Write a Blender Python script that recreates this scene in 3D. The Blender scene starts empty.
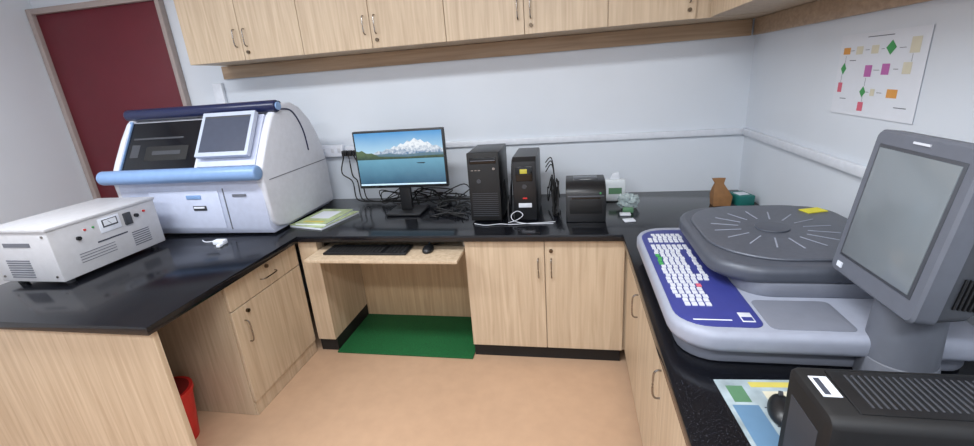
import bpy, bmesh, math, random
from mathutils import Vector, Matrix
random.seed(4)
sc=bpy.context.scene
sc.view_settings.view_transform='Standard'
sc.view_settings.look='None'
# ------------------------------------------------------------ materials
def lin(c):
    return tuple(((v/255)/12.92 if v/255<=0.04045 else (((v/255)+0.055)/1.055)**2.4) for v in c)+(1,)
MATS={}
def mat(name,col,rough=0.5,metal=0,noise=0.04,scale=30,emis=0,coat=0,spec=0.5,alpha=1,bump=0):
    if name in MATS: return MATS[name]
    m=bpy.data.materials.new(name); m.use_nodes=True
    nt=m.node_tree; b=nt.nodes['Principled BSDF']
    c=lin(col)
    tc=nt.nodes.new('ShaderNodeTexCoord'); n=nt.nodes.new('ShaderNodeTexNoise')
    n.inputs['Scale'].default_value=scale; n.inputs['Detail'].default_value=4
    nt.links.new(tc.outputs['Object'],n.inputs['Vector'])
    r=nt.nodes.new('ShaderNodeValToRGB')
    r.color_ramp.elements[0].position=0.3; r.color_ramp.elements[1].position=0.7
    r.color_ramp.elements[0].color=tuple(v*(1-noise) for v in c[:3])+(1,)
    r.color_ramp.elements[1].color=tuple(min(1,v*(1+noise)) for v in c[:3])+(1,)
    nt.links.new(n.outputs['Fac'],r.inputs['Fac'])
    nt.links.new(r.outputs['Color'],b.inputs['Base Color'])
    b.inputs['Roughness'].default_value=rough; b.inputs['Metallic'].default_value=metal
    b.inputs['Coat Weight'].default_value=coat
    b.inputs['Specular IOR Level'].default_value=spec
    if alpha<1: b.inputs['Alpha'].default_value=alpha
    if emis:
        nt.links.new(r.outputs['Color'],b.inputs['Emission Color']); b.inputs['Emission Strength'].default_value=emis
    if bump:
        bp=nt.nodes.new('ShaderNodeBump'); bp.inputs['Strength'].default_value=bump; bp.inputs['Distance'].default_value=0.002
        nt.links.new(n.outputs['Fac'],bp.inputs['Height']); nt.links.new(bp.outputs['Normal'],b.inputs['Normal'])
    MATS[name]=m; return m
def wood(name,c1,c2,mapscale=(45,45,2.2),rough=0.45):
    m=bpy.data.materials.new(name); m.use_nodes=True; nt=m.node_tree; b=nt.nodes['Principled BSDF']
    tc=nt.nodes.new('ShaderNodeTexCoord'); mp=nt.nodes.new('ShaderNodeMapping'); mp.inputs['Scale'].default_value=mapscale
    n=nt.nodes.new('ShaderNodeTexNoise'); n.inputs['Scale'].default_value=1; n.inputs['Detail'].default_value=6; n.inputs['Distortion'].default_value=0.6
    r=nt.nodes.new('ShaderNodeValToRGB'); e=r.color_ramp.elements
    e[0].position=0.3; e[0].color=lin(c1); e[1].position=0.68; e[1].color=lin(c2)
    nt.links.new(tc.outputs['Object'],mp.inputs['Vector']); nt.links.new(mp.outputs['Vector'],n.inputs['Vector'])
    nt.links.new(n.outputs['Fac'],r.inputs['Fac']); nt.links.new(r.outputs['Color'],b.inputs['Base Color'])
    b.inputs['Roughness'].default_value=rough
    return m
OAK=wood('oak_laminate',(178,156,130),(201,181,155))
OAKH=wood('oak_laminate_horizontal',(158,132,106),(184,158,130),(2.2,30,45))
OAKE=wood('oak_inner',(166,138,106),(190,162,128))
def granite():
    m=bpy.data.materials.new('black_granite'); m.use_nodes=True; nt=m.node_tree; b=nt.nodes['Principled BSDF']
    tc=nt.nodes.new('ShaderNodeTexCoord'); v=nt.nodes.new('ShaderNodeTexNoise'); v.inputs['Scale'].default_value=260; v.inputs['Detail'].default_value=3
    r=nt.nodes.new('ShaderNodeValToRGB'); e=r.color_ramp.elements
    e[0].position=0.6; e[0].color=lin((12,13,18)); e[1].position=0.75; e[1].color=lin((66,70,82))
    nt.links.new(tc.outputs['Object'],v.inputs['Vector']); nt.links.new(v.outputs['Fac'],r.inputs['Fac']); nt.links.new(r.outputs['Color'],b.inputs['Base Color'])
    b.inputs['Roughness'].default_value=0.15; return m
GRAN=granite()
WALL=mat('wall_paint',(212,218,226),0.6,noise=0.015,scale=3,bump=0.05)
CEIL=mat('ceiling_paint',(228,229,232),0.8,noise=0.01,scale=2)
FLOOR=mat('vinyl_floor',(189,156,128),0.42,noise=0.04,scale=14)
MAROON=mat('door_maroon',(94,20,34),0.45,noise=0.06,scale=6)
FRAME=mat('door_frame_paint',(158,146,142),0.5)
BLACK=mat('black_plastic',(22,23,26),0.38)
BLACKM=mat('black_matte',(14,14,16),0.6)
GLOSSB=mat('glossy_black',(8,9,11),0.08)
DGREY=mat('dark_grey_plastic',(60,62,68),0.45)
MGREY=mat('mid_grey_plastic',(100,103,112),0.5)
MONF=mat('analyzer_monitor_bezel',(96,100,110),0.5)
MONS=mat('analyzer_monitor_shell',(64,67,74),0.5)
CGREY=mat('coag_grey',(116,120,132),0.5)
CLIGHT=mat('coag_light',(150,155,170),0.5)
LID=mat('coag_lid',(80,84,94),0.42,metal=.15)
LIDT=mat('coag_lid_top',(90,94,104),0.38,metal=.25,noise=.06,scale=60)
CBLUE=mat('keyboard_blue',(50,56,126),0.5)
WHITE=mat('white_plastic',(222,226,236),0.4)
OFFW=mat('offwhite_plastic',(205,208,216),0.45)
LAV=mat('analyzer_white',(192,199,220),0.4)
LAV2=mat('analyzer_side',(208,211,220),0.42)
NAVY=mat('navy_plastic',(24,32,70),0.3)
LBLUE=mat('light_blue_bar',(124,156,200),0.35)
SMOKE=mat('smoked_window',(10,13,20),0.1)
SCRG=mat('grey_screen',(116,123,128),0.14,noise=0.03,scale=4)
TABS=mat('tablet_screen',(70,76,92),0.2)
TABF=mat('tablet_frame',(178,187,206),0.4)
CREAM=mat('stabilizer_enamel',(190,190,194),0.4)
STEEL=mat('steel',(150,145,140),0.25,1)
BRASS=mat('lock_metal',(105,92,78),0.35,1)
RED=mat('red_plastic',(200,36,34),0.4)
GREEN=mat('green_mat',(6,86,40),0.85,noise=0.35,scale=160)
GRN2=mat('green_print',(60,150,80),0.5)
ORG=mat('orange_print',(216,152,72),0.5)
PUR=mat('purple_print',(182,100,166),0.5)
PINK=mat('pink_print',(208,96,116),0.5)
BEIGE=mat('beige_print',(210,204,182),0.5)
PAPER=mat('paper',(218,222,230),0.6,noise=0.01)
INK=mat('ink',(60,64,76),0.6)
YEL=mat('yellow_sticker',(222,212,50),0.5)
MUTY=mat('muted_yellow_print',(200,186,92),0.5)
MUTG=mat('muted_green_print',(88,128,96),0.5)
MUTB=mat('muted_blue_print',(96,130,160),0.5)
KRAFT=mat('kraft_paper',(140,100,62),0.7,noise=0.12)
TEAL=mat('teal_card',(30,110,104),0.5)
COVG=mat('book_cover',(166,180,134),0.4,noise=0.3,scale=18)
COVM=mat('magazine_cover',(160,174,180),0.45,noise=0.35,scale=14)
BAG=mat('plastic_film',(196,212,214),0.2,noise=0.2,scale=30,alpha=0.6)
LCD=mat('lcd_amber',(170,160,60),0.3,emis=0.2)
PIPE=mat('trunking_pvc',(218,222,230),0.45)
# ------------------------------------------------------------ builder
def col():
    return sc.collection
class B:
    def __init__(s,name):
        s.name=name; s.bm=bmesh.new(); s.mats=[]; s.M=Matrix.Identity(4)
    def mi(s,m):
        if m not in s.mats: s.mats.append(m)
        return s.mats.index(m)
    def add(s,t,m,sm=True):
        i=s.mi(m)
        for f in t.faces: f.material_index=i; f.smooth=sm
        bmesh.ops.recalc_face_normals(t,faces=t.faces)
        me=bpy.data.meshes.new('t'); t.transform(s.M); t.to_mesh(me); t.free(); s.bm.from_mesh(me); bpy.data.meshes.remove(me)
    def box(s,x0,x1,y0,y1,z0,z1,m,bev=0.0,seg=2,rot=None):
        t=bmesh.new(); bmesh.ops.create_cube(t,size=1)
        for v in t.verts:
            v.co=Vector(((v.co.x)*(x1-x0),(v.co.y)*(y1-y0),(v.co.z)*(z1-z0)))
        if bev>0: bmesh.ops.bevel(t,geom=t.edges[:],offset=bev,segments=seg,affect='EDGES',profile=0.5)
        if rot is not None: t.transform(rot)
        t.transform(Matrix.Translation(((x0+x1)/2,(y0+y1)/2,(z0+z1)/2)))
        s.add(t,m)
    def cyl(s,p0,p1,r,m,r2=None,seg=24,bev=0):
        p0=Vector(p0);p1=Vector(p1);d=p1-p0
        t=bmesh.new(); bmesh.ops.create_cone(t,cap_ends=True,segments=seg,radius1=r,radius2=r if r2 is None else r2,depth=d.length)
        if bev:
            es=[e for e in t.edges if len(e.link_faces)==2 and any(len(f.verts)>4 for f in e.link_faces)]
            bmesh.ops.bevel(t,geom=es,offset=bev,segments=3,affect='EDGES',profile=0.5)
        t.transform(Matrix.Translation((p0+p1)/2)@d.to_track_quat('Z','Y').to_matrix().to_4x4())
        s.add(t,m)
    def prism(s,pts,axis,a,b,m,bev=0,seg=2):
        t=bmesh.new()
        def co(p,h):
            return {'x':(h,p[0],p[1]),'y':(p[0],h,p[1]),'z':(p[0],p[1],h)}[axis]
        lo=[t.verts.new(co(p,a)) for p in pts]; hi=[t.verts.new(co(p,b)) for p in pts]
        f0=t.faces.new(lo); f1=t.faces.new(hi[::-1]); n=len(pts)
        for i in range(n): t.faces.new((lo[i],lo[(i+1)%n],hi[(i+1)%n],hi[i]))
        bmesh.ops.recalc_face_normals(t,faces=t.faces)
        if bev:
            es=list(set(list(f0.edges)+list(f1.edges)))
            bmesh.ops.bevel(t,geom=es,offset=bev,segments=seg,affect='EDGES',profile=0.5)
        s.add(t,m)
    def loft(s,rings,m):
        t=bmesh.new(); rs=[[t.verts.new(p) for p in r] for r in rings]; n=len(rings[0])
        for k in range(len(rs)-1):
            for i in range(n): t.faces.new((rs[k][i],rs[k][(i+1)%n],rs[k+1][(i+1)%n],rs[k+1][i]))
        t.faces.new(rs[0][::-1]); t.faces.new(rs[-1]); s.add(t,m)
    def quad(s,pts,m):
        t=bmesh.new(); t.faces.new([t.verts.new(p) for p in pts]); s.add(t,m,False)
    def tube(s,pts,r,m,seg=8,zmin=None):
        P=[Vector(p) for p in pts]; out=[]
        for i in range(len(P)-1):
            a=P[max(i-1,0)];b=P[i];c=P[i+1];d=P[min(i+2,len(P)-1)]
            for k in range(6):
                u=k/6; out.append(0.5*((2*b)+(c-a)*u+(2*a-5*b+4*c-d)*u*u+(3*b-a-3*c+d)*u**3))
        out.append(P[-1])
        if zmin is not None:
            for p in out: p.z=max(p.z,zmin+r)
        rings=[]
        for i,p in enumerate(out):
            d=(out[min(i+1,len(out)-1)]-out[max(i-1,0)])
            if d.length<1e-6: d=Vector((0,0,1))
            q=d.to_track_quat('Z','Y')
            rings.append([p+q@Vector((r*math.cos(2*math.pi*k/seg),r*math.sin(2*math.pi*k/seg),0)) for k in range(seg)])
        s.loft(rings,m)
    def done(s,loc_origin=True):
        me=bpy.data.meshes.new(s.name)
        if loc_origin and len(s.bm.verts):
            xs=[v.co.x for v in s.bm.verts];ys=[v.co.y for v in s.bm.verts];zs=[v.co.z for v in s.bm.verts]
            o=Vector(((min(xs)+max(xs))/2,(min(ys)+max(ys))/2,min(zs)))
            s.bm.transform(Matrix.Translation(-o))
        else: o=Vector((0,0,0))
        s.bm.to_mesh(me); s.bm.free()
        for m in s.mats: me.materials.append(m)
        me.set_sharp_from_angle(angle=math.radians(35))
        ob=bpy.data.objects.new(s.name,me); ob.location=o; col().objects.link(ob); return ob
def rrect(x0,x1,y0,y1,r,n=6):
    if not isinstance(r,(tuple,list)): r=(r,)*4   # (x1,y1),(x0,y1),(x0,y0),(x1,y0)
    out=[]
    for (cx,cy,a0,rr) in ((x1-r[0],y1-r[0],0,r[0]),(x0+r[1],y1-r[1],90,r[1]),(x0+r[2],y0+r[2],180,r[2]),(x1-r[3],y0+r[3],270,r[3])):
        for k in range(n+1):
            a=math.radians(a0+90*k/n); out.append((cx+rr*math.cos(a),cy+rr*math.sin(a)))
    return out
# ------------------------------------------------------------ room
XL,XR,YB,YF,ZC=-3.97,1.06,3.0,-1.8,2.8
def shell(name,*a,m=WALL):
    b=B(name); b.box(*a,m); return b.done()
shell('floor',XL-.1,XR+.1,YF-.1,YB+.1,-.1,0,m=FLOOR)
shell('ceiling',XL-.1,XR+.1,YF-.1,YB+.1,ZC,ZC+.1,m=CEIL)
shell('wall_back',XL-.1,XR+.1,YB,YB+.1,0,ZC)
shell('wall_left',XL-.1,XL,YF-.1,YB,0,ZC)
shell('wall_right',XR,XR+.1,YF-.1,YB,0,ZC)
shell('wall_front',XL,XR,YF-.1,YF,0,ZC)
b=B('door_1')
b.box(-3.92,-2.85,YB-.03,YB-.002,0.002,2.28,MAROON,.003)
b.box(-3.965,-3.92,YB-.06,YB-.002,0.002,2.32,FRAME,.004)
b.box(-2.85,-2.815,YB-.05,YB-.002,0.002,2.32,FRAME,.004)
b.box(-3.92,-2.85,YB-.06,YB-.002,2.28,2.32,FRAME,.004)
b.cyl((-2.95,YB-.03,1.0),(-2.95,YB-.08,1.0),.012,STEEL); b.cyl((-2.95,YB-.08,1.0),(-3.07,YB-.08,1.0),.01,STEEL)
b.done()
b=B('trim_1'); b.box(-1.86,XR-.002,YB-.022,YB-.002,1.155,1.195,PIPE,.004); b.done()
b=B('trim_2'); b.box(XR-.022,XR-.002,.2,YB-.03,1.155,1.195,PIPE,.004); b.done()
b=B('trim_3'); b.box(-2.58,-2.50,YB-.03,YB-.002,.81,1.70,PIPE,.004); b.done()
# ------------------------------------------------------------ handles
def bow(b,x,y,z,L,axis,out):
    A=Vector(axis);O=Vector(out);c=Vector((x,y,z))
    pts=[c-A*L/2,c-A*L*.48+O*.016,c-A*L*.3+O*.024,c+A*L*.3+O*.024,c+A*L*.48+O*.016,c+A*L/2]
    b.tube(pts,.0036,STEEL)
def lock(b,x,y,z,out):
    O=Vector(out);c=Vector((x,y,z)); b.cyl(c,c+O*.012,.010,BRASS)
# ------------------------------------------------------------ upper cabinets
b=B('wall_cabinet')
ZU=1.812; ZT=2.5
b.box(-2.42,XR-.004,2.668,YB-.004,ZU,ZT,OAK)
xs=[-2.42,-2.01,-1.60,-1.148,-.695,-.244,.203,.645]
for i in range(7):
    b.box(xs[i]+.0015,xs[i+1]-.0015,2.65,2.667,ZU,ZT,OAK,.0015,1)
for (x,s_) in ((-2.01,-1),(-2.01,1),(-1.148,-1),(-1.148,1),(-.244,-1),(-.244,1)):
    bow(b,x+s_*.035,2.65,ZU+.13,.10,(0,0,1),(0,-1,0))
bow(b,.645-.035,2.65,ZU+.13,.10,(0,0,1),(0,-1,0))
for x in (-2.01+.035,-1.148+.035,-.244+.035,.645-.035): lock(b,x,2.65,ZU+.045,(0,-1,0))
b.done()
b=B('wall_cabinet')
b.box(.728,XR-.004,.3,2.648,ZU,ZT,OAK)
for y in (2.64,2.2,1.76,1.32,.88,.44):
    b.box(.71,.727,max(y-.44,.3)+.0015,y-.0015,ZU,ZT,OAK,.0015,1)
for y in (2.2,1.32):
    for s_ in(-1,1): bow(b,.71,y+s_*.035,ZU+.13,.1,(0,0,1),(-1,0,0))
lock(b,.71,2.235,ZU+.045,(-1,0,0))
b.done()
b=B('trim_4'); b.box(-2.47,XR-.03,YB-.024,YB-.004,1.722,ZU-.002,OAKH,.002); b.done()
b=B('trim_5'); b.box(XR-.024,XR-.004,.3,YB-.03,1.722,ZU-.002,OAKH,.002); b.done()
# ------------------------------------------------------------ counter
b=B('counter_top')
P=[(-2.78,1.19),(-1.578,1.19),(-1.578,2.17),(.253,2.17),(.253,.1),(XR-.003,.1),(XR-.003,YB-.003),(-2.78,YB-.003)]
b.prism(P,'z',.762,.80,GRAN,.004); b.done(False)
# ------------------------------------------------------------ base cabinets
b=B('base_cabinet')
b.box(-.585,.262,2.235,YB-.01,.002,.09,BLACKM)
b.box(-.585,.30,2.218,YB-.01,.09,.76,OAK)
b.box(-.583,-.147,2.20,2.217,.095,.758,OAK,.002,1)
b.box(-.143,.27,2.20,2.217,.095,.758,OAK,.002,1)
bow(b,-.18,2.20,.60,.11,(0,0,1),(0,-1,0)); bow(b,-.11,2.20,.60,.11,(0,0,1),(0,-1,0)); lock(b,-.11,2.20,.70,(0,-1,0))
b.done()
b=B('base_cabinet')
b.box(.335,XR-.01,.12,2.195,.002,.09,BLACKM)
b.box(.302,XR-.01,.12,2.195,.09,.76,OAK)
for y0,y1 in ((1.76,2.195),(1.32,1.757),(.88,1.317),(.44,.877),(.12,.437)):
    b.box(.282,.30,y0,y1,.095,.755,OAK,.002,1)
for y in (1.80,1.28,.92,.40): bow(b,.282,y,.60,.11,(0,0,1),(-1,0,0))
b.done()
b=B('knee_space_panelling')
b.box(-1.60,-1.482,2.20,YB-.01,.09,.76,OAK); b.box(-1.60,-1.482,2.215,YB-.01,.002,.09,BLACKM)
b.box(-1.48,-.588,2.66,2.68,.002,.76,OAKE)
b.done()
b=B('keyboard_tray')
b.box(-1.478,-.592,2.05,2.60,.684,.702,OAK,.002)
for x0,x1 in ((-1.478,-1.465),(-.605,-.592)): b.box(x0,x1,2.25,2.62,.703,.76,STEEL)
b.done()
b=B('floor_mat'); b.box(-1.478,-.592,2.185,2.655,.001,.012,GREEN,.003); b.done()
b=B('drawer_cabinet')
b.box(-2.35,-1.638,1.62,2.198,.002,.76,OAK)
b.box(-1.637,-1.62,1.622,2.196,.612,.755,OAK,.002,1)
b.box(-1.637,-1.62,1.622,2.196,.085,.607,OAK,.002,1)
b.box(-1.637,-1.628,1.622,2.196,.002,.08,OAK)
bow(b,-1.62,1.92,.675,.12,(0,1,0),(1,0,0)); lock(b,-1.62,1.92,.725,(1,0,0))
bow(b,-1.62,1.69,.47,.12,(0,0,1),(1,0,0)); lock(b,-1.62,1.72,.57,(1,0,0))
b.done()
b=B('counter_end_panel')
b.box(-2.75,-1.595,1.215,1.24,.002,.76,OAK,.002,1)
b.box(-2.75,-2.73,1.241,2.9,.002,.76,OAK,.002,1)
b.done()
b=B('waste_bin')
R=[]
for z,r in ((.002,.085),(.27,.115)):
    R.append([(-1.93+r*math.cos(2*math.pi*k/28),1.43+r*math.sin(2*math.pi*k/28),z) for k in range(28)])
b.loft(R,RED)
b.cyl((-1.93,1.43,.262),(-1.93,1.43,.282),.12,RED); b.cyl((-1.93,1.43,.2825),(-1.93,1.43,.284),.105,mat('bin_inner',(120,20,20),.6)); b.done()
# ------------------------------------------------------------ chemistry analyzer
b=B('chemistry_analyzer')
X0,X1=-2.74,-1.72
b.prism([(2.20,.815),(2.83,.815),(2.86,.90),(2.86,1.14),(2.17,1.14),(2.17,.86)],'x',X0+.03,X1-.01,LAV,.008)
b.box(X0+.1,X1-.06,2.24,2.80,.801,.816,DGREY)
prof=[(2.17,1.10),(2.165,1.18),(2.22,1.27),(2.30,1.39),(2.37,1.48),(2.43,1.525),(2.50,1.545),(2.58,1.54),(2.66,1.505),(2.74,1.43),(2.80,1.335),(2.845,1.22),(2.865,1.10),(2.865,.86),(2.85,.83),(2.30,.83),(2.22,.85),(2.18,.90)]
b.prism(prof,'x',X1-.04,X1+.012,LAV2,.014,3)
b.prism(prof,'x',X0,X0+.04,LAV2,.012,3)
up=[(2.20,1.14),(2.24,1.25),(2.40,1.475),(2.50,1.53),(2.58,1.525),(2.66,1.49),(2.74,1.415),(2.80,1.32),(2.845,1.20),(2.85,1.14)]
b.prism(up,'x',X0+.04,X1-.03,LAV2,.0)
def slope(u): return (2.235+.155*u,1.232+.235*u)
def slab(xa,xb,u0,u1,off,th,m,xc=None,xd=None):
    y0,z0=slope(u0);y1,z1=slope(u1); n=Vector((0,-.235,.155)).normalized()
    q=[Vector((xa,y0,z0)),Vector((xb,y0,z0)),Vector((xb if xc is None else xc,y1,z1)),Vector((xa if xd is None else xd,y1,z1))]
    b.loft([[p+n*off for p in q],[p+n*(off+th) for p in q]],m)
slab(X0+.04,-2.15,-.12,1.03,.0,.012,SMOKE)
slab(X0+.025,X0+.045,-.14,1.06,.012,.01,LBLUE)
slab(-2.17,-2.145,-.14,1.06,.0,.02,LAV2)
slab(-2.145,-1.76,-.1,1.03,.0,.03,LAV)
slab(X0+.045,-2.18,-.14,-.08,.012,.006,NAVY)
slab(-2.55,-2.25,.12,.45,.012,.001,BLACKM)
slab(-2.66,-2.30,.62,.66,.012,.002,DGREY)
slab(-2.66,-2.60,.2,.5,.012,.001,DGREY)
slab(-2.50,-2.30,.25,.34,.013,.002,DGREY)
# operator tablet
slab(-2.13,-1.785,0.06,1.04,.045,.028,TABF)
slab(-2.108,-1.807,.15,.95,.073,.002,TABS)
slab(-2.108,-1.807,.91,.95,.0745,.001,DGREY)
# bars
b.cyl((X0-.02,2.135,1.19),(X1+.02,2.135,1.19),.042,LBLUE,bev=.012,seg=28)
for x in (X0+.06,X1-.08): b.box(x-.03,x+.03,2.14,2.2,1.17,1.21,LBLUE,.006)
b.cyl((X0-.01,2.41,1.53),(X1+.03,2.41,1.53),.035,NAVY,bev=.01,seg=28)
b.box(X0+.02,X1,2.42,2.50,1.515,1.558,NAVY,.012)
b.cyl((X1+.03,2.41,1.53),(X1+.038,2.41,1.53),.024,LBLUE)
b.tube([(X1+.014,2.44,1.51),(X1+.014,2.56,1.49),(X1+.014,2.64,1.37),(X1+.014,2.66,1.23)],.005,NAVY)
# front panel details
b.box(-2.50,-2.02,2.163,2.17,.86,1.09,LAV,.003)
b.box(-2.24,-2.14,2.158,2.164,1.04,1.065,LBLUE,.003)
b.box(-2.21,-2.12,2.158,2.164,.97,1.0,DGREY,.003)
b.box(-2.20,-2.13,2.152,2.16,.985,.995,WHITE,.002)
b.box(-1.93,-1.84,2.163,2.17,1.05,1.065,MGREY,.002)
b.box(-2.66,-2.56,2.163,2.17,1.03,1.06,LBLUE,.002)
b.box(-2.62,-2.585,2.16,2.166,.94,.99,NAVY,.002)
b.box(-1.99,-1.985,2.166,2.171,.85,1.1,MGREY)
b.prism([(2.22,1.13),(2.22,1.134),(2.84,1.139),(2.84,1.135)],'x',X1+.005,X1+.014,MGREY)
b.done()
# ------------------------------------------------------------ voltage stabilizer
b=B('voltage_stabilizer')
x0,x1,y0,y1,z0,z1=-2.74,-2.36,1.50,2.06,.822,1.085
b.box(x0,x1,y0,y1,z0,z1,CREAM,.006)
b.box(x0-.006,x1+.006,y0-.006,y1+.006,z1-.012,z1+.004,CREAM,.004)
for xx in (x0+.04,x1-.04):
    for yy in (y0+.05,y1-.05): b.cyl((xx,yy,.8005),(xx,yy,.823),.018,DGREY)
F=x1
b.box(F,F+.004,1.73,1.84,.985,1.06,WHITE,.001); b.box(F+.004,F+.006,1.745,1.825,1.01,1.05,DGREY,.001)
b.box(F+.0045,F+.0075,1.752,1.818,1.018,1.046,PAPER)
b.tube([(F+.008,1.79,1.02),(F+.008,1.775,1.04)],.001,INK,6)
b.box(F,F+.012,1.86,1.90,.985,1.05,DGREY,.003); b.cyl((F,1.93,1.02),(F+.014,1.93,1.02),.010,BLACK); b.cyl((F,1.98,1.03),(F+.008,1.98,1.03),.006,RED)
b.cyl((F,1.66,1.03),(F+.006,1.66,1.03),.005,RED); b.cyl((F,1.70,1.03),(F+.006,1.70,1.03),.005,GRN2)
b.cyl((F,1.62,1.0),(F+.012,1.62,1.0),.010,BLACK)
for k in range(7): b.box(F,F+.002,1.88,1.98,.86+k*.012,.865+k*.012,MGREY)
for k in range(4): b.box(F,F+.002,1.60,1.78,.92-k*.014,.923-k*.014,MGREY)
b.box(F,F+.002,1.70,1.86,.945,.952,INK)
for k in range(8):
    b.box(x0+.08,x0+.22,y0-.003,y0,.845+k*.012,.850+k*.012,MGREY)
for xx in (x0+.03,x1-.03):
    for zz in (.85,1.05): b.cyl((xx,y0,zz),(xx,y0-.004,zz),.006,STEEL)
b.box(x0+.10,x0+.26,y0-.002,y0,1.0,1.02,MGREY)
b.done()
b=B('power_adapter'); b.box(-2.02,-1.95,2.03,2.07,.8008,.828,WHITE,.006); b.box(-1.965,-1.94,1.99,2.02,.8008,.818,WHITE,.005)
b.tube([(-2.0,2.07,.812),(-2.03,2.09,.806),(-2.1,2.07,.806),(-2.15,2.1,.806)],.003,WHITE,8,.8008); b.done()
# ------------------------------------------------------------ books
b=B('book_stack')
b.M=Matrix.Translation((-1.56,2.47,0))@Matrix.Rotation(math.radians(-14),4,'Z')
b.box(-.13,.13,-.17,.17,.801,.815,PAPER,.001); b.box(-.132,.132,-.172,.172,.815,.817,COVG)
b.M=b.M@Matrix.Rotation(math.radians(9),4,'Z')
b.box(-.11,.11,-.15,.15,.8175,.828,PAPER,.001); b.box(-.112,.112,-.152,.152,.828,.830,COVG)
b.box(-.08,.06,-.05,.10,.830,.8305,PAPER); b.box(-.07,.07,-.13,-.10,.830,.8305,MUTY)
b.done()
# ------------------------------------------------------------ desktop monitor
def grad(name,c0,c1,z0,z1,emis,noise=0,nscale=25):
    m=bpy.data.materials.new(name); m.use_nodes=True; nt=m.node_tree; bs=nt.nodes['Principled BSDF']
    tc=nt.nodes.new('ShaderNodeTexCoord'); sp=nt.nodes.new('ShaderNodeSeparateXYZ'); mr=nt.nodes.new('ShaderNodeMapRange')
    mr.inputs['From Min'].default_value=z0; mr.inputs['From Max'].default_value=z1
    r=nt.nodes.new('ShaderNodeValToRGB'); r.color_ramp.elements[0].color=lin(c0); r.color_ramp.elements[1].color=lin(c1)
    nt.links.new(tc.outputs['Object'],sp.inputs[0]); nt.links.new(sp.outputs['Z'],mr.inputs['Value'])
    if noise:
        n=nt.nodes.new('ShaderNodeTexNoise'); n.inputs['Scale'].default_value=nscale; n.inputs['Detail'].default_value=5
        ad=nt.nodes.new('ShaderNodeMath'); ad.operation='MULTIPLY_ADD'; sb=nt.nodes.new('ShaderNodeMath'); sb.operation='SUBTRACT'; sb.inputs[1].default_value=.5
        ad.inputs[1].default_value=noise; nt.links.new(tc.outputs['Object'],n.inputs['Vector']); nt.links.new(n.outputs['Fac'],sb.inputs[0]); nt.links.new(sb.outputs[0],ad.inputs[0]); nt.links.new(mr.outputs[0],ad.inputs[2])
        nt.links.new(ad.outputs[0],r.inputs[0])
    else: nt.links.new(mr.outputs[0],r.inputs[0])
    bs.inputs['Base Color'].default_value=(0.01,0.01,0.01,1); bs.inputs['Roughness'].default_value=0.3
    nt.links.new(r.outputs[0],bs.inputs['Emission Color']); bs.inputs['Emission Strength'].default_value=emis
    return m
b=B('desktop_monitor')
mx0,mx1,mz0,mz1=-1.35,-.755,.97,1.335; my=2.60
b.box(mx0,mx1,my,my+.035,mz0,mz1,BLACK,.006)
b.box(mx0+.15,mx1-.15,my+.035,my+.06,mz0+.06,mz1-.06,BLACK,.01)
# object-space z = world z - .801
SKY=grad('screen_sky',(176,214,236),(62,146,210),.40,.53,1.0,.25,9)
WAT=grad('screen_water',(22,70,104),(110,170,196),.18,.36,.95,.3,12)
MTN=grad('screen_mountain',(84,122,160),(236,242,248),.37,.44,1.0,2.4,55)
HIL=grad('screen_hills',(78,116,140),(110,140,150),.36,.40,.9,1.0,40)
TRE=grad('screen_trees',(34,64,56),(96,120,84),.35,.39,.8,1.0,60)
sx0,sx1,sz0,sz1=mx0+.012,mx1-.012,mz0+.02,mz1-.012
hz=mz0+.19; Y=my-.0008
b.quad([(sx0,Y,hz),(sx1,Y,hz),(sx1,Y,sz1),(sx0,Y,sz1)],SKY)
b.quad([(sx0,Y,sz0),(sx1,Y,sz0),(sx1,Y,hz),(sx0,Y,hz)],WAT)
W=sx1-sx0
def ridge(L,dy,m,base):
    pts=[(sx0,Y-dy,hz-base)]+[(sx0+W*u,Y-dy,hz+h) for u,h in L]+[(sx1,Y-dy,hz-base)]
    b.quad(pts,m)
ridge([(0,.03),(.10,.04),(.20,.035),(.26,.05),(.31,.045),(.36,.062),(.40,.058),(.45,.078),(.48,.072),(.53,.092),(.56,.085),(.61,.108),(.64,.10),(.69,.122),(.73,.106),(.76,.112),(.80,.092),(.84,.096),(.89,.07),(.93,.074),(1,.05)],.0005,MTN,0)
ridge([(0,.042),(.1,.036),(.25,.028),(.4,.032),(.55,.022),(.7,.028),(.85,.032),(1,.026)],.0008,HIL,0)
ridge([(0,.055),(.03,.05),(.07,.056),(.12,.036),(.18,.038),(.26,.016),(.4,.012),(.6,.008),(.8,.012),(1,.014)],.0011,TRE,.004)
b.quad([(sx0,Y-.001,sz0),(sx1,Y-.001,sz0),(sx1,Y-.001,sz0+.010),(sx0,Y-.001,sz0+.010)],mat('taskbar',(180,205,220),.3,emis=.5))
b.quad([(sx1-.17,Y-.0012,hz-.035),(sx1-.13,Y-.0012,hz-.037),(sx1-.12,Y-.0012,hz-.030),(sx1-.18,Y-.0012,hz-.030)],BLACKM)
b.box(-1.095,-1.02,my+.02,my+.05,.82,1.1,BLACK,.004)
b.box(-1.17,-.94,2.53,2.74,.801,.817,BLACK,.006)
b.done()
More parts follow.
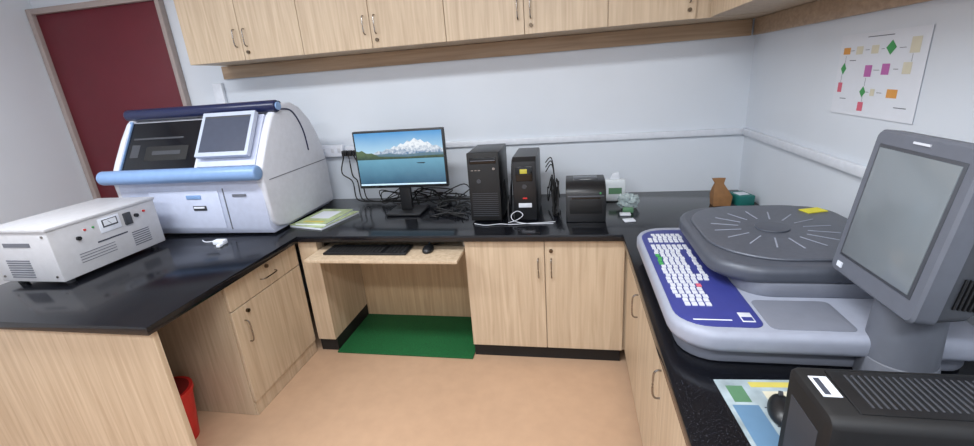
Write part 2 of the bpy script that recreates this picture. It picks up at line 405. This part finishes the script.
# ------------------------------------------------------------ keyboard & mice
b=B('computer_keyboard'); x0,x1,y0,y1,z=-1.40,-.90,2.12,2.255,.7025
b.box(x0,x1,y0,y1,z,z+.014,BLACK,.004)
for j in range(6):
    for i in range(21):
        w=(x1-x0-.02)/21;h=(y1-y0-.02)/6
        if i in (15,): continue
        b.box(x0+.01+i*w+.0015,x0+.01+(i+1)*w-.0015,y0+.01+j*h+.0015,y0+.01+(j+1)*h-.0015,z+.013,z+.018,BLACKM,.001,1)
b.done()
def mouse(x,y,z,rot,cab=True):
    b=B('computer_mouse'); b.M=Matrix.Translation((x,y,z))@Matrix.Rotation(rot,4,'Z')
    t=bmesh.new(); bmesh.ops.create_uvsphere(t,u_segments=24,v_segments=14,radius=1)
    for v in t.verts:
        v.co=Vector((v.co.x*.031*(1-.12*v.co.y),v.co.y*.053,max(v.co.z,-.35)*.026+.0095))
    b.add(t,BLACK)
    b.cyl((-.004,.03,.034),(.004,.03,.034),.007,DGREY)
    if cab: b.tube([(0,.05,.012),(.01,.08,.006),(.03,.105,.004),(.06,.11,.004)],.002,BLACKM,6)
    return b.done()
mouse(-.79,2.19,.7025,0)
# ------------------------------------------------------------ computer tower
b=B('computer_tower')
x0,x1,y0,y1,z0,z1=-.575,-.395,2.39,2.72,.81,1.205
b.box(x0,x1,y0+.02,y1,z0,z1,BLACK,.004); b.box(x0-.001,x1+.001,y0,y0+.03,z0,z1+.002,BLACKM,.006)
for xx in(x0+.02,x1-.02):
    for yy in(y0+.04,y1-.04): b.cyl((xx,yy,.8005),(xx,yy,.811),.01,DGREY)
b.box(x0+.015,x1-.015,y0-.003,y0,z1-.06,z1-.025,GLOSSB,.002); b.box(x0+.02,x1-.02,y0-.0035,y0-.002,z1-.044,z1-.041,MGREY)
for k in range(12): b.box(x0+.015,x1-.015,y0-.002,y0,z0+.03+k*.012,z0+.033+k*.012,DGREY)
b.cyl((x1-.03,y0,z1-.09),(x1-.03,y0-.004,z1-.09),.008,STEEL)
for k in range(3): b.box(x0+.02+k*.02,x0+.033+k*.02,y0-.002,y0,z1-.10,z1-.094,STEEL)
b.cyl((x0+.06,y0-.003,z1-.16),(x0+.06,y0,z1-.16),.012,DGREY)
for k in range(10): b.box(x1,x1+.001,y0+.1+k*.012,y0+.106+k*.012,z0+.1,z0+.2,BLACKM)
b.done()
# ------------------------------------------------------------ ups units
b=B('ups_unit')
x0,x1,y0,y1,z0,z1=-.325,-.19,2.40,2.76,.803,1.165
b.prism([(y0+.015,z0),(y1,z0),(y1,z1),(y0+.04,z1+.002),(y0+.012,z1-.02),(y0,z1-.10),(y0+.004,z0+.02)],'x',x0,x1,BLACK,.007)
b.box(x0+.02,x1-.02,y0-.004,y0+.012,z1-.13,z1-.045,GLOSSB,.004); b.box(x0+.045,x1-.05,y0-.006,y0-.002,z1-.085,z1-.06,LCD,.001)
b.cyl((x0+.067,y0+.004,z1-.16),(x0+.067,y0-.006,z1-.16),.012,DGREY)
b.box(x0+.03,x1-.03,y0-.001,y0+.004,z0+.08,z0+.105,OFFW,.001); b.box(x0+.055,x1-.055,y0-.002,y0+.002,z0+.13,z0+.138,RED,.001)
for k in range(6): b.box(x1,x1+.001,y0+.08,y1-.06,z0+.05+k*.02,z0+.056+k*.02,DGREY)
b.done()
b=B('ups_unit')
x0,x1,y0,y1,z0,z1=.41,.85,.655,.81,.803,1.035
b.prism(rrect(y0,y1,z0,z1,.02,4),'x',x0,x1,BLACKM,.014)
b.box(x0+.05,x1-.03,y0+.02,y1-.02,z1-.003,z1+.002,BLACK,.004)
for k in range(30):
    b.box(x0+.075+k*.011,x0+.079+k*.011,y0+.035,y1-.035,z1+.001,z1+.004,DGREY,.001,1)
b.box(x0+.015,x0+.045,y0+.06,y0+.115,z1-.001,z1+.0012,PAPER)
b.box(x0+.02,x0+.03,y0+.065,y0+.11,z1,z1+.0015,INK)
b.box(x0-.001,x0+.001,y0+.03,y1-.03,z0+.05,z1-.05,DGREY)
for k in range(18): b.box(x0+.09+k*.016,x0+.096+k*.016,y0-.001,y0+.002,z0+.05,z1-.04,BLACK)
b.done()
# ------------------------------------------------------------ label printer
b=B('label_printer')
x0,x1,y0,y1=-.03,.185,2.37,2.60
b.prism([(y0,.803),(y1,.803),(y1,1.005),(y1-.02,1.02),(y0+.07,1.02),(y0+.015,.99),(y0,.965)],'x',x0,x1,BLACK,.005)
b.box(x0+.02,x1-.02,y0-.002,y0+.004,.85,.93,BLACKM,.003); b.box(x0+.03,x1-.03,y0-.004,y0,.935,.942,GLOSSB)
b.box(x0+.01,x1-.01,y0-.001,y0+.006,.948,.951,MGREY)
b.box(x0-.001,x1+.001,y0+.02,y1-.01,.955,.957,DGREY)
b.cyl((x1-.03,y0+.002,.965),(x1-.03,y0-.002,.965),.005,GRN2)
b.box(x0+.04,x1-.04,y0+.10,y1-.04,1.018,1.022,GLOSSB,.002)
b.done()
# ------------------------------------------------------------ corner clutter
def crumple(name,c,r,sc3,m,amp,extra=None):
    b=B(name); t=bmesh.new(); bmesh.ops.create_icosphere(t,subdivisions=4,radius=r)
    from mathutils import noise as nz
    for v in t.verts:
        n=v.co.normalized(); d=nz.noise(n*2.5+Vector((c[0]*9,3,1)))*amp+abs(nz.noise(n*6))*amp*.6
        v.co=n*(r+d*r); v.co=Vector((v.co.x*sc3[0],v.co.y*sc3[1],v.co.z*sc3[2]))
    zm=min(v.co.z for v in t.verts)
    for v in t.verts: v.co.z=max(v.co.z,zm*.7)
    t.transform(Matrix.Translation(Vector(c)+Vector((0,0,-zm*.7)))); b.add(t,m)
    if extra: extra(b)
    return b.done()
crumple('plastic_bag',(.33,2.63,.801),.055,(1,.8,.8),BAG,.5,lambda b:(b.box(.29,.35,2.52,2.55,.801,.832,MUTG,.006),b.box(.27,.33,2.47,2.51,.801,.812,PAPER,.003)))
b=B('tissue_pack'); b.M=Matrix.Translation((.27,2.80,0)); b.box(-.065,.065,-.03,.03,.801,.94,mat('pack_white',(212,218,222),.4,noise=.05,scale=20),.012); b.box(-.04,.04,-.031,-.029,.85,.89,MUTG); b.prism([(-.03,.94),(.03,.94),(.02,.985),(-.015,.975)],'y',-.01,.01,PAPER,.002); b.done()
b=B('paper_bag')
cx,cy=.85,2.66
rings=[]
for z,w,d,ox in ((.801,.045,.035,0),(.86,.05,.038,0),(.90,.035,.025,-.01),(.93,.022,.012,-.015),(.96,.036,.006,-.02)):
    rings.append([(cx+ox-w,cy-d,z),(cx+ox,cy-d*1.1,z+.004),(cx+ox+w,cy-d,z),(cx+ox+w,cy+d,z),(cx+ox,cy+d*.9,z-.004 if z>.81 else z),(cx+ox-w,cy+d,z)])
b.loft(rings,KRAFT); b.done()
b=B('glove_box'); b.M=Matrix.Translation((.965,2.68,0))@Matrix.Rotation(.25,4,'Z'); b.box(-.045,.045,-.06,.06,.801,.86,TEAL,.003); b.box(-.03,.03,-.03,.03,.86,.862,PAPER,.0); b.done()
b=B('paper_sheets'); b.M=Matrix.Translation((.31,2.38,0))@Matrix.Rotation(.2,4,'Z'); b.box(-.03,.03,-.02,.03,.801,.808,PAPER,.002); b.done()
# ------------------------------------------------------------ cables
b=B('cable_tangle'); ZM=.8008
def wander(p,q,n=7,amp=.09,zmax=.06,y0=2.3,y1=2.95):
    p=Vector(p);q=Vector(q);out=[p]
    for i in range(1,n):
        c=p.lerp(q,i/n)+Vector((random.uniform(-amp,amp),random.uniform(-amp,amp),0)); c.y=min(max(c.y,y0),y1); c.z=.806+random.random()**2*zmax; out.append(c)
    out.append(q); return out
for k in range(9):
    b.tube(wander((random.uniform(-1.35,-1.2),random.uniform(2.82,2.93),.82),(random.uniform(-.75,-.62),random.uniform(2.8,2.9),.83),y0=2.80,zmax=.12),.004,BLACKM,6,ZM)
for k in range(7):
    b.tube(wander((random.uniform(-.90,-.85),random.uniform(2.5,2.7),.806),(random.uniform(-.65,-.63),random.uniform(2.4,2.7),.82),n=5,amp=.05,y0=2.4),.004,BLACKM,6,ZM)
for k in range(6):
    b.tube([(-.36+.003*k,2.80,.9+.03*k),(-.36,2.70,1.0+.02*k),(-.36,2.55,.95-.03*k),(-.357,2.45,.83+.02*k),(-.353,2.38,.808+.004*k),(-.30,2.34,.806)],.0035,BLACKM if k%2 else DGREY,6,ZM)
for k in range(7):
    b.tube(wander((-.15+.01*k,2.80,.9),(-.08,2.45+.03*k,.82),n=5,amp=.02,zmax=.22,y0=2.45),.0035,BLACKM,6,ZM)
for k in range(3):
    b.tube([(-.16,2.8,1.0+.03*k),(-.12,2.78,1.05+.02*k),(-.10,2.7,.95),(-.11,2.62,.85+.02*k),(-.09,2.5,.81)],.0035,BLACKM,6,ZM)
b.tube([(-.55,2.35,.806),(-.48,2.32,.806),(-.40,2.34,.806),(-.33,2.33,.806),(-.2,2.35,.806),(-.09,2.37,.806)],.0022,OFFW,6,ZM)
b.tube([(-.355,2.36,.806),(-.3,2.34,.83),(-.27,2.365,.85),(-.3,2.375,.87),(-.335,2.365,.85),(-.32,2.35,.82),(-.24,2.34,.806),(-.1,2.34,.806)],.0022,OFFW,6,ZM)
for k,(x,z) in enumerate(((-1.60,1.17),(-1.56,1.15),(-1.52,1.17))):
    b.tube([(x,2.905,z),(x+.01,2.89,z-.03),(x-.03+.04*k,2.90,z-.15),(x+.03,2.92,.95),(x+.05,2.9,.83),(x+.12,2.88,.807),(x+.2,2.87,.807),(x+.35,2.86,.807)],.0045,BLACKM,6,ZM)
b.done()
b=B('power_socket')
b.box(-1.80,-1.62,YB-.05,YB-.023,1.13,1.215,WHITE,.005)
b.box(-1.60,-1.50,YB-.05,YB-.023,1.12,1.20,WHITE,.005)
for x in (-1.60,-1.56,-1.52): b.box(x-.018,x+.018,YB-.085,YB-.05,1.135,1.175,BLACK,.006)
for x in (-1.77,-1.70,-1.65): b.box(x-.012,x+.012,YB-.054,YB-.05,1.16,1.19,OFFW,.002)
b.done()
# ------------------------------------------------------------ wall poster
b=B('wall_poster')
pa,pb,pz0,pz1=1.625,2.09,1.365,1.655; X=XR-.003
b.box(X-.001,X,pa,pb,pz0,pz1,PAPER)
def el(s_,t,w,h,m,dia=False):
    y=pb-s_*(pb-pa); z=pz1-t*(pz1-pz0); xx=X-.0016
    if dia: q=[(xx,y,z+h),(xx,y-w,z),(xx,y,z-h),(xx,y+w,z)]
    else: q=[(xx,y-w,z-h),(xx,y+w,z-h),(xx,y+w,z+h),(xx,y-w,z+h)]
    b.quad(q,m)
els=[(.10,.20,.022,.012,ORG,0),(.27,.20,.020,.014,BEIGE,0),(.46,.20,.020,.014,BEIGE,0),(.64,.19,.026,.024,GRN2,1),(.88,.18,.022,.024,BEIGE,0),
(.09,.42,.018,.022,GRN2,1),(.42,.45,.020,.020,PUR,0),(.62,.43,.020,.018,PUR,0),(.84,.42,.020,.018,BEIGE,0),
(.08,.66,.014,.018,PINK,0),(.40,.70,.018,.02,GRN2,1),(.52,.70,.012,.012,BEIGE,0),(.74,.70,.026,.014,ORG,0),(.40,.88,.016,.016,PINK,0)]
for (s_,t,w,h,m,d) in els:
    el(s_,t,w,h,m,bool(d))
for (s_,t,w) in ((.18,.2,.012),(.37,.2,.012),(.55,.2,.008),(.76,.2,.016),(.52,.44,.016),(.73,.43,.012),(.46,.7,.008),(.6,.7,.014)): el(s_,t,w,.0008,INK)
for (s_,t,h) in ((.1,.31,.014),(.08,.54,.016),(.87,.31,.012),(.41,.58,.014),(.41,.79,.01)): el(s_,t,.0008,h,INK)
for k,(s_,t,w) in enumerate(((.5,.05,.07),(.2,.32,.02),(.85,.85,.03),(.15,.8,.02))): el(s_,t,w,.0014,MGREY)
b.done()
# ------------------------------------------------------------ coagulation analyzer
b=B('coagulation_analyzer')
b.prism(rrect(.30,1.0,1.13,1.93,(.04,.10,.10,.06)),'z',.801,.86,CGREY,.012)
b.prism(rrect(.272,1.01,1.09,1.95,(.04,.12,.12,.06)),'z',.855,.918,CLIGHT,.022,5)
b.prism(rrect(.287,.505,1.125,1.90,(.02,.10,.09,.03)),'z',.915,.9205,CBLUE,.002)
for j in range(25):
    y=1.84-j*.0245
    if j in(4,): continue
    for i in range(7):
        x=.308+i*.0195+(.004 if j%3==1 else 0)
        if i==5 and 6<j<16: continue
        if i>4 and j>17: continue
        if i<1 and (j<2 or j>22): continue
        mm=GRN2 if (j in(9,10,11,12) and i==0) else (PINK if (j==19 and i==4) else OFFW)
        b.box(x,x+.0145,y-.0185,y,.9195,.9245,mm,.001,1)
b.box(.33,.43,1.155,1.160,.9202,.9212,WHITE)
b.box(.455,.488,1.15,1.20,.9202,.9215,OFFW,.0005); b.box(.458,.485,1.155,1.175,.921,.922,CBLUE)
b.prism(rrect(.50,1.0,1.30,1.93,(.05,.08,.09,.09)),'z',.915,.965,CGREY,.01)
b.prism(rrect(.425,1.015,1.30,1.94,(.12,.17,.15,.14),8),'z',.955,1.012,LID,.022,5)
b.prism(rrect(.455,.99,1.35,1.915,(.17,.21,.20,.18),10),'z',1.010,1.021,LIDT,.007,3)
b.cyl((.70,1.63,1.020),(.70,1.63,1.027),.055,LID,bev=.002)
for k in range(16):
    a=2*math.pi*k/16+.1
    R=Matrix.Rotation(a,4,'Z')
    c=Vector((.70,1.63,1.0215))+R@Vector((.15,0,0))
    b.box(c.x-.045,c.x+.045,c.y-.0022,c.y+.0022,1.0208,1.0222,CLIGHT,rot=R)
b.box(.88,.96,1.80,1.85,1.020,1.024,YEL,rot=Matrix.Rotation(.3,4,'Z'))
b.prism(rrect(.515,.72,1.12,1.28,.02),'z',.9165,.9195,CGREY,.001)
# pedestal + monitor
b.cyl((.80,1.10,.802),(.80,1.10,.87),.082,MGREY,r2=.076,seg=40,bev=.004)
b.cyl((.80,1.10,.865),(.80,1.10,1.06),.074,MONF,r2=.066,seg=40)
b.M=Matrix.Translation((.712,1.128,1.027))@Matrix.Rotation(math.radians(8),4,'Y')
hw=.158;H=.385
def ring(x,y,z0,z1,r): return [(x,p[0],p[1]) for p in rrect(-y,y,z0,z1,r,4)]
b.loft([ring(0,hw-.006,.006,H-.006,.015),ring(.006,hw,0,H,.02),ring(.045,hw,0,H,.02)],MONF)
b.loft([ring(.045,hw-.004,.004,H-.004,.02),ring(.11,hw-.012,.012,H-.015,.03),ring(.19,hw-.05,.05,H-.08,.03),ring(.22,hw-.07,.07,H-.11,.03)],MONS)
b.box(-.002,.003,-hw+.026,hw-.026,.05,H-.034,MONS,.002)
b.box(-.004,.0,-hw+.034,hw-.034,.058,H-.042,SCRG,.001)
b.box(-.003,.0,hw-.05,hw-.03,.018,.032,WHITE,.0); b.box(-.003,0,-.025,.025,.366,.371,OFFW)
for k in range(8): b.box(.065+k*.010,.069+k*.010,-hw+.003,-hw+.03,.05,.12,BLACKM)
b.done()
# brochure, mouse
b=B('brochure'); b.M=Matrix.Translation((.47,.945,0))@Matrix.Rotation(math.radians(4),4,'Z')
b.box(-.10,.10,-.14,.115,.801,.804,COVM,.0005,1); b.box(-.09,-.03,-.13,.02,.804,.8043,MUTB)
b.box(-.02,.09,.085,.105,.804,.8043,MUTY); b.box(-.08,-.04,.03,.09,.804,.8044,MUTG); b.box(.0,.07,.03,.07,.804,.8043,BEIGE)
for k in range(7): b.box(-.02,.05,.01-k*.015,.014-k*.015,.804,.8043,INK)
b.done()
mouse(.478,.935,.8048,math.radians(-10),False)
# ------------------------------------------------------------ lights
def area(x,y,sx,sy,p,c=(0.92,0.96,1.0)):
    l=bpy.data.lights.new('ceiling_light','AREA'); l.shape='RECTANGLE'; l.size=sx; l.size_y=sy; l.energy=p; l.color=c
    o=bpy.data.objects.new('ceiling_panel_lamp',l); o.location=(x,y,ZC-.06); col().objects.link(o)
for x,y in ((-2.6,.9),(-.6,.9),(-1.6,-.7),(.2,-.7)):
    area(x,y,1.2,.3,44)
    b=B('ceiling_light_fixture'); b.box(x-.62,x+.62,y-.17,y+.17,ZC-.05,ZC-.002,WHITE,.005); b.done()
w=bpy.data.worlds.new('world'); sc.world=w; w.use_nodes=True; w.node_tree.nodes['Background'].inputs[0].default_value=(.8,.88,1,1); w.node_tree.nodes['Background'].inputs[1].default_value=.3
# ------------------------------------------------------------ camera
cam=bpy.data.cameras.new('camera'); co=bpy.data.objects.new('camera',cam); col().objects.link(co); sc.camera=co
cam.sensor_width=36; cam.lens=440/974*36; cam.clip_start=.02
fw=Vector((-.189,.9312,-.3133)).normalized(); rt=Vector((.982,.1757,-.0712)); rt=(rt-fw*rt.dot(fw)).normalized(); up=rt.cross(fw)
M=Matrix(((rt.x,up.x,-fw.x,0),(rt.y,up.y,-fw.y,0),(rt.z,up.z,-fw.z,1.6),(0,0,0,1)))
co.matrix_world=M
